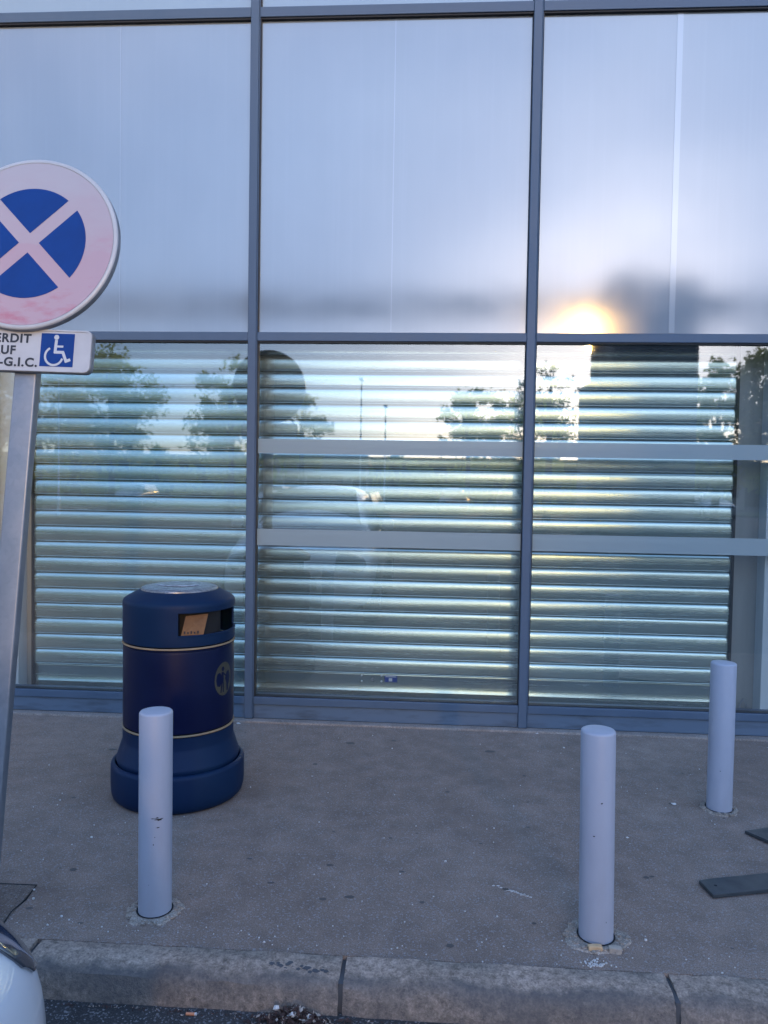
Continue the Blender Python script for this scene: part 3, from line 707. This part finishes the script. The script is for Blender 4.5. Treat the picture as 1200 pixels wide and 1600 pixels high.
for i in range(60): # pale scrape marks
    x, y = rr.gauss(.335, .03), 0; y = -1.905-(x-.335)*.55+rr.gauss(0, .004); s = rr.uniform(.001, .004)
    gt.prism_z([(x-s*1.5, y-s*.5), (x+s*1.5, y-s*.6), (x+s, y+s*.6), (x-s, y+s*.5)], 0, .0012)
for i in range(50):
    x, y = rr.gauss(.54, .02), rr.gauss(-2.315, .01); s = rr.uniform(.001, .003)
    gt.prism_z([(x-s, y-s), (x+s, y-s), (x+s, y+s), (x-s, y+s)], .001, .004)
tag(gt.build('grit', 'paper', fix=True), kind='stuff')
# gutter
gu = MB(); rr = random.Random(31)
for i in range(900):
    x = rr.gauss(-.38, .06) if i < 500 else rr.uniform(-1.1, .9)
    y = (-2.495-abs(rr.gauss(0, .05))) if i < 500 else (-2.497-abs(rr.gauss(0, .008)))
    s = rr.uniform(.004, .012) if i < 500 else rr.uniform(.002, .006)
    pile = max(0, .035*math.exp(-((x+.38)/.07)**2)*math.exp(-((y+2.53)/.06)**2)) if i < 500 else 0
    z = ROAD_Z+.002+rr.random()*pile+ (pile*.3); a = Vector((rr.uniform(-1, 1), rr.uniform(-1, 1), rr.uniform(-.5, .5))).normalized()*s; b = a.cross(Vector((rr.uniform(-.4, .4), rr.uniform(-.4, .4), 1))).normalized()*s*.5
    c = Vector((x, y, z+s*.3)); gu.add([c-a, c+b, c+a, c-b], [(0, 1, 2, 3)], 1 if rr.random() < .16 else 0)
tag(gu.build('dead_leaves', ['mulch', 'chip_pale'], fix=False), kind='stuff')
scrap(-.437, -2.505, .012, 'white petal-like scrap on top of the dead leaves in the gutter', z=ROAD_Z+.03, seed=12, group='pale scraps among the gutter leaves', h=.008)
scrap(-.385, -2.53, .018, 'white torn scrap in the middle of the gutter leaves', z=ROAD_Z+.03, seed=13, group='pale scraps among the gutter leaves', h=.008)
scrap(-.335, -2.52, .011, 'white scrap at the right end of the gutter leaves under the kerb joint', z=ROAD_Z+.02, seed=14, group='pale scraps among the gutter leaves', h=.008)
mb = MB(); mb.tube([(-.013, 0, 0), (.013, .001, 0)], .0045, 10); cg = mb.build('cigarette_butt', 'butt_orange', smooth='angle'); cg.location = (-.695, -2.515, ROAD_Z+.0055); tag(cg, 'orange cigarette butt in the gutter at the foot of the kerb', 'cigarette butt')
mb = MB(); mb.tube([(.0131, .001, 0), (.019, .001, 0)], .0043, 10); mb.build('ash_end', 'paper', cg)

# ---------------------------------------------------------------- car
def make_car(loc, rz, paint, label, group=None, detail=True):
    e = empty('parked_car', loc, (0, 0, rz)); tag(e, label, 'car', group)
    ST = [(0, .50, .26, .50, .585, .36), (.035, .64, .21, .55, .66, .50), (.10, .735, .19, .60, .725, .58), (.25, .815, .18, .68, .79, .64), (.6, .86, .18, .77, .875, .68), (1.05, .87, .18, .83, .97, .70),
          (1.75, .87, .18, .90, 1.42, .56), (2.6, .87, .18, .92, 1.47, .57), (3.45, .86, .18, .94, 1.40, .55), (3.9, .83, .22, .93, 1.08, .62), (4.05, .74, .28, .86, .93, .60)]
    def sec(w, zb, zs, zt, wt):
        return [(0, zb), (w*.8, zb), (w*.97, zb+.07), (w, (zb+zs)*.5), (w*.985, zs-.06), (w*.955, zs), (wt, zt-(zt-zs)*.12), (wt*.6, zt-.01), (0, zt)]
    mb = MB(); rings = []
    for (s, w, zb, zs, zt, wt) in ST:
        h = sec(w, zb, zs, zt, wt); ring = [(-s, -y, z) for y, z in h]+[(-s, y, z) for y, z in h[-2:0:-1]]; rings.append(ring)
    n = len(rings[0]); vs = [p for r_ in rings for p in r_]
    fs = [(i*n+k, i*n+(k+1) % n, (i+1)*n+(k+1) % n, (i+1)*n+k) for i in range(len(rings)-1) for k in range(n)]+[tuple(range(n))[::-1], tuple((len(rings)-1)*n+k for k in range(n))]
    mb.add(vs, fs); body = mb.build('body', paint, e, smooth=True)
    sb = body.modifiers.new('sub', 'SUBSURF'); sb.levels = sb.render_levels = 2
    bpy.context.view_layer.update(); dg = bpy.context.evaluated_depsgraph_get(); em_ = body.evaluated_get(dg).to_mesh()
    from mathutils.bvhtree import BVHTree
    bvh = BVHTree.FromPolygons([v.co.copy() for v in em_.vertices], [tuple(p.vertices) for p in em_.polygons])
    # glazing: slightly proud panes
    for s_ in (-1, 1):
        for a, b in (((-1.62, -2.52)), ((-2.6, -3.45))):
            zt_ = 1.36
            q = [(a+(.0 if a < -2 else .36), s_*.872, .95), (b, s_*.872, .96), (b-(.0 if b > -3 else -.12), s_*.66, zt_), (a-(.0 if a < -2 else .18), s_*.66, zt_)]
            MB().add(q+[(x, y*.97, z-.01) for x, y, z in q], [(0, 1, 2, 3), (7, 6, 5, 4), (0, 4, 5, 1), (1, 5, 6, 2), (2, 6, 7, 3), (3, 7, 4, 0)]).build('side_window', 'car_glass', e)
        for xw in (-.78, -3.3):
            wmb = MB()
            pw = [(.16, -.09), (.27, -.095), (.305, -.08), (.31, 0), (.305, .08), (.27, .095), (.16, .09)]
            vs, fs = ringy(pw, 32); w_ = MB().add(vs, fs).build('wheel', 'tyre', e, smooth='angle'); w_.location = (xw, s_*.80, .31)
            vs, fs = ringy([(.0001, -.08), (.14, -.085), (.2, -.088), (.205, 0), (.2, .088), (.14, .085), (.0001, .08)], 24); MB().add(vs, fs).build('rim', 'rim', w_, smooth='angle')
            vs, fs = ringy([(.0001, -.04), (.36, -.04), (.36, .075), (.0001, .075)], 32); a_ = MB().add(vs, fs).build('wheel_arch', 'car_dark', e); a_.location = (xw, s_*.79, .33)
        # headlamp and bumper seam, laid on the body surface
        for nm, mt, off in (('headlight', 'lens', .004), ('bumper_seam', paint, .0025)):
            pts_ = []; d_ = Vector((0, 0, -1))
            if nm == 'headlight':
                nu, nv = 12, 6
                for a in range(nu+1):
                    u = a/nu; y_ = .758-.31*u; e0 = .02
                    while e0 < .32:
                        q_, nn, _i, _d = bvh.ray_cast(Vector((-e0, s_*y_, 2)), d_)
                        if q_ is not None and nn.z > .35: break
                        e0 += .004
                    e0 += .012*(1-u); e1 = max(e0+.02, .295-.05*u-.04*max(0, 1-u*6)**2)
                    for b_ in range(nv+1): pts_.append(Vector((-(e0+(e1-e0)*b_/nv), s_*y_, 1.0)))
            else:
                for a in range(21): t_ = a/20; pts_.append(Vector((-.295-.75*t_, s_*(.735+.055*t_), 1.0)))
            hit = []
            for p_ in pts_:
                q_, nn, _i, _d = bvh.ray_cast(p_-d_*1.5, d_)
                hit.append((q_+nn*off) if q_ is not None else p_)
            if nm == 'headlight':
                hm = MB(); hm.add(hit, [(a*(nv+1)+b_, (a+1)*(nv+1)+b_, (a+1)*(nv+1)+b_+1, a*(nv+1)+b_+1) for a in range(nu) for b_ in range(nv)])
                ho = hm.build(nm, mt, e, smooth=True); so_ = ho.modifiers.new('thick', 'SOLIDIFY'); so_.thickness = .006; so_.offset = 0
            else: MB().tube(hit, .0022, 6).build(nm, mt, e, smooth=True, fix=False)
        mb = MB(); mb.box(-4.04, -3.95, s_*.62-.08, s_*.62+.08, .75, .9); mb.build('tail_light', 'butt_orange', e, bevel=.02)
        mb = MB(); mb.box(-1.45, -1.28, s_*.93-.07, s_*.93+.07, .95, 1.07); mb.build('wing_mirror', paint, e, bevel=.03, seg=3)
    q = [(-1.12, -.62, 1.0), (-1.12, .62, 1.0), (-1.70, .49, 1.40), (-1.70, -.49, 1.40)]
    MB().add(q+[(x-.02, y, z-.03) for x, y, z in q], [(0, 1, 2, 3), (7, 6, 5, 4), (0, 4, 5, 1), (1, 5, 6, 2), (2, 6, 7, 3), (3, 7, 4, 0)]).build('windscreen', 'car_glass', e)
    MB().box(-.06, .004, -.36, .36, .25, .38).build('grille', 'car_dark', e, bevel=.02)
    MB().box(-.02, .010, -.26, .26, .41, .50).build('number_plate', 'plate', e, bevel=.004)
    # raised crease line round the bumper corner
    return e
car = make_car((-1.462, -3.19, ROAD_Z+.03), R(90), 'car_white', 'white car parked nose to the kerb, only its front wing showing at bottom left'); car.scale = (1, 1, 1.07)

# ---------------------------------------------------------------- what the glass mirrors: car park, gantry, trees
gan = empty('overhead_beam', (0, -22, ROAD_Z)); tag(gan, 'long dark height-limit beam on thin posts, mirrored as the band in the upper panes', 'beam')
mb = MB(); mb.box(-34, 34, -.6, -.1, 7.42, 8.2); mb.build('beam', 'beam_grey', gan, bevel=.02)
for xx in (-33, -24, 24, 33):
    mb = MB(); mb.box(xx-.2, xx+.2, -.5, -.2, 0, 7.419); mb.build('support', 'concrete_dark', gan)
tw = empty('sun_blocker_tower', (22.6, -76, ROAD_Z)); tag(tw, 'unseen dark tower added to block the low sun, hidden behind the clad pillar', 'building')  # added to keep direct sun off the pavement; the pillar hides it
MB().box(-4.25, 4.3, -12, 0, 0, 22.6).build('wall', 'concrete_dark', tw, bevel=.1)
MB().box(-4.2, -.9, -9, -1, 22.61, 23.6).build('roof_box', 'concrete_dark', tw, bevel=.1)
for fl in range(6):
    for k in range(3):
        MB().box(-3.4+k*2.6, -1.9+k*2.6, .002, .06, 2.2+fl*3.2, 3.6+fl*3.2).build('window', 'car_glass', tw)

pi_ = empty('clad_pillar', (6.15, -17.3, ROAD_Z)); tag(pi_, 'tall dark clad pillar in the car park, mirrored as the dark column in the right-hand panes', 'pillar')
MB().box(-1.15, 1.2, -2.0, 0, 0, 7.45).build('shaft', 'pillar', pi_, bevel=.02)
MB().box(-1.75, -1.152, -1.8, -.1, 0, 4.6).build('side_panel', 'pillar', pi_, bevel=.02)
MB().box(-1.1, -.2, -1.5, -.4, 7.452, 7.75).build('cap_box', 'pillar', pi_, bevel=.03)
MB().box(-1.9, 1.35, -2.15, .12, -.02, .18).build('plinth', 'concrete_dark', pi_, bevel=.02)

def crown_mesh(rx, rz_, nclump, nleaf, size, seed, sparse=1.0):
    rr = random.Random(seed); vs = []; fs = []
    cl = []
    while len(cl) < nclump:
        p = Vector((rr.uniform(-1, 1), rr.uniform(-1, 1), rr.uniform(-1, 1)))
        if .25 < p.length < 1: cl.append((Vector((p.x*rx, p.y*rx, p.z*rz_)), rr.uniform(.55, 1.2)))
    for c, s in cl:
        for k in range(nleaf):
            d = Vector((rr.gauss(0, .3), rr.gauss(0, .3), rr.gauss(0, .24)))*s*rx*.42
            p = c+d; a = Vector((rr.uniform(-1, 1), rr.uniform(-1, 1), rr.uniform(-1, 1))).normalized()*size*rr.uniform(.6, 1.3)
            b = a.cross(Vector((rr.uniform(-1, 1), rr.uniform(-1, 1), rr.uniform(-1, 1)))).normalized()*size*.55
            i = len(vs); vs += [tuple(p-a), tuple(p+b), tuple(p+a), tuple(p-b)]; fs.append((i, i+1, i+2, i+3))
    return vs, fs, cl
def tree(name, x, y, h, rx, rz_, m, label, seed, nclump=34, nleaf=70, size=.13, cat='tree'):
    e = empty(name, (x, y, ROAD_Z)); tag(e, label, cat, 'trees round the car park mirrored in the glass')
    vs, fs, cl = crown_mesh(rx, rz_, int(nclump*1.5), int(nleaf*1.25), size, seed)
    zc = h-rz_; MB().add([(a, b, c+zc) for a, b, c in vs], fs).build('crown', m, e, fix=False)
    mb = MB(); mb.tube([(0, 0, -.1), (.05, .03, zc*.5), (0, .08, zc), (.1, .0, zc+rz_*.6)], [.2, .15, .11, .03], 9)
    rr = random.Random(seed)
    for c, s in cl[:10]: mb.tube([(0, .03, zc*.75), (c.x*.5, c.y*.5, zc+c.z*.35), (c.x, c.y, zc+c.z)], [.07, .045, .015], 6)
    mb.build('trunk', 'bark', e, smooth=True, fix=False); return e
tree('broadleaf_tree', -21.0, -35, 9.3, 3.6, 3.6, 'leaf_olive', 'broad olive-green tree at the far left of the car park reflection', 1, 46, 90)
tree('broadleaf_tree', -16.6, -34, 8.3, 2.6, 3.0, 'leaf', 'rounded green tree mirrored behind the road sign plaque', 2, 40, 80)
tree('broadleaf_tree', -10.6, -35, 8.0, 2.4, 2.8, 'leaf', 'green tree mirrored left of the dark disc reflection', 3, 36, 80)
tree('broadleaf_tree', -7.4, -38, 6.6, 1.8, 2.2, 'leaf_olive', 'small olive tree mirrored right of the dark disc reflection', 4, 28, 70)
tree('broadleaf_tree', 2.2, -45, 8.3, 2.0, 2.6, 'leaf', 'narrow green tree mirrored in the right half of the middle pane', 5, 28, 80)
tree('broadleaf_tree', 6.0, -46, 7.9, 3.0, 2.6, 'leaf', 'wide green tree mirrored behind the right mullion', 6, 36, 80)
tree('shrub_tree', 5.1, -30, 7.0, 1.5, 1.6, 'leaf_dark', 'thin dark tree with sparse twigs mirrored left of the clad pillar', 7, 22, 22, .10)
tree('broadleaf_tree', 12.8, -31, 7.3, 2.3, 2.9, 'leaf_olive', 'olive tree mirrored right of the clad pillar', 8, 40, 90)
tree('broadleaf_tree', 16.2, -30, 9.2, 3.0, 3.6, 'leaf_olive', 'tall olive tree mirrored at the right edge of the glass', 9, 46, 90)
tree('broadleaf_tree', -27.0, -36, 9.0, 3.4, 3.6, 'leaf', 'large green tree mirrored outside the left edge', 10, 40, 80)
# far belt of trees
bv = []; bf = []; rr = random.Random(77)
for i in range(60):
    x = -95+i*3.3+rr.uniform(-1, 1); y = -64+rr.uniform(-5, 5); h = rr.uniform(2.6, 4.2)
    vs, fs, _ = crown_mesh(2.7, h*.62, 12, 50, .28, 100+i); b = len(bv); bv += [(a+x, c+y, d+h*.6+rr.uniform(-.2, .3)) for a, c, d in vs]; bf += [tuple(q+b for q in f) for f in fs]
tag(MB().add(bv, bf).build('far_woodland', 'leaf', fix=False), kind='stuff')
mb = MB(); mb.box(-110, 110, -74, -72, -.2, 4.2); tag(mb.build('far_hill', 'leaf_dark'), kind='structure')
def lamp(x, y, h, label):
    e = empty('lamp_post', (x, y, ROAD_Z)); tag(e, label, 'lamp post', 'car park lamp posts mirrored in the glass')
    MB().lathe([(.07, 0), (.07, .8), (.04, .85), (.028, h)], 12).build('post', 'pole_white', e, smooth='angle')
    MB().box(-.09, .09, -.3, .3, h-.02, h+.06).build('lamp_head', 'lamp_glass', e, bevel=.02); return e
lamp(-3.30, -30, 6.3, 'taller pale lamp post mirrored left of the middle pane centre'); lamp(-2.25, -31, 5.2, 'second pale lamp post mirrored at the middle pane centre')
lamp(12.0, -33, 5.6, 'pale lamp post mirrored right of the clad pillar'); lamp(-16.4, -28, 5.9, 'pale lamp post mirrored beside the sign post')
# low parade of shops far off
for (x0, x1, y, h, lab) in ((-13, -5.5, -58, 3.0, 'low cream building mirrored far off in the middle pane'), (14.5, 24, -56, 3.4, 'low cream building mirrored far off at the right')):
    e = empty('low_building', ((x0+x1)/2, y, 0)); tag(e, lab, 'building', 'far buildings mirrored in the glass'); w = (x1-x0)/2
    MB().box(-w, w, -3, 0, -.2, h).build('wall', 'far_wall', e)
    MB().add([(-w-.3, .3, h), (w+.3, .3, h), (w+.3, -3.3, h), (-w-.3, -3.3, h), (-w, -1.5, h+1.1), (w, -1.5, h+1.1)], [(0, 1, 5, 4), (2, 3, 4, 5), (1, 2, 5), (3, 0, 4), (3, 2, 1, 0)]).build('roof', 'far_roof', e)
    for i in range(4):
        MB().box(-w+.8+i*w*.5, -w+1.9+i*w*.5, .003, .05, .9, 2.1).build('window', 'car_glass', e)
# parked cars far off
cols = [('car_silver', (.35, .36, .38), 'silver'), ('car_red', (.20, .03, .025), 'dark red'), ('car_blue', (.03, .05, .10), 'dark blue'), ('car_cream', (.6, .57, .5), 'cream'), ('car_black', (.02, .02, .022), 'black')]
for k, (n_, c, nm) in enumerate(cols): M[n_] = mat(n_, c, .3, coat=1, coat_r=.05)
proto = None
for k, (x, ci) in enumerate(((-17.5, 2), (-9.2, 0), (-5.6, 3), (1.2, 1), (4.4, 4), (15.6, 0))):
    if proto is None:
        proto = make_car((x, -37.5, ROAD_Z), R(90), cols[ci][0], 'x', 'cars parked far across the car park'); c = proto
    else: c = copy_tree(proto)
    c.location = (x, -37.5, ROAD_Z); where = ('behind the sign post', 'left in the middle pane', 'by the taller lamp post', 'in the middle of the middle pane', 'near the right mullion', 'right of the clad pillar')[k]
    c['label'] = '%s car parked far off, mirrored %s' % (cols[ci][2], where)
    for ch in [q for q in bpy.data.objects if q.parent == c]:
        if ch.name.split('.')[0] in ('body', 'wing_mirror'):
            ch.data = ch.data.copy(); ch.data.materials[0] = M[cols[ci][0]]
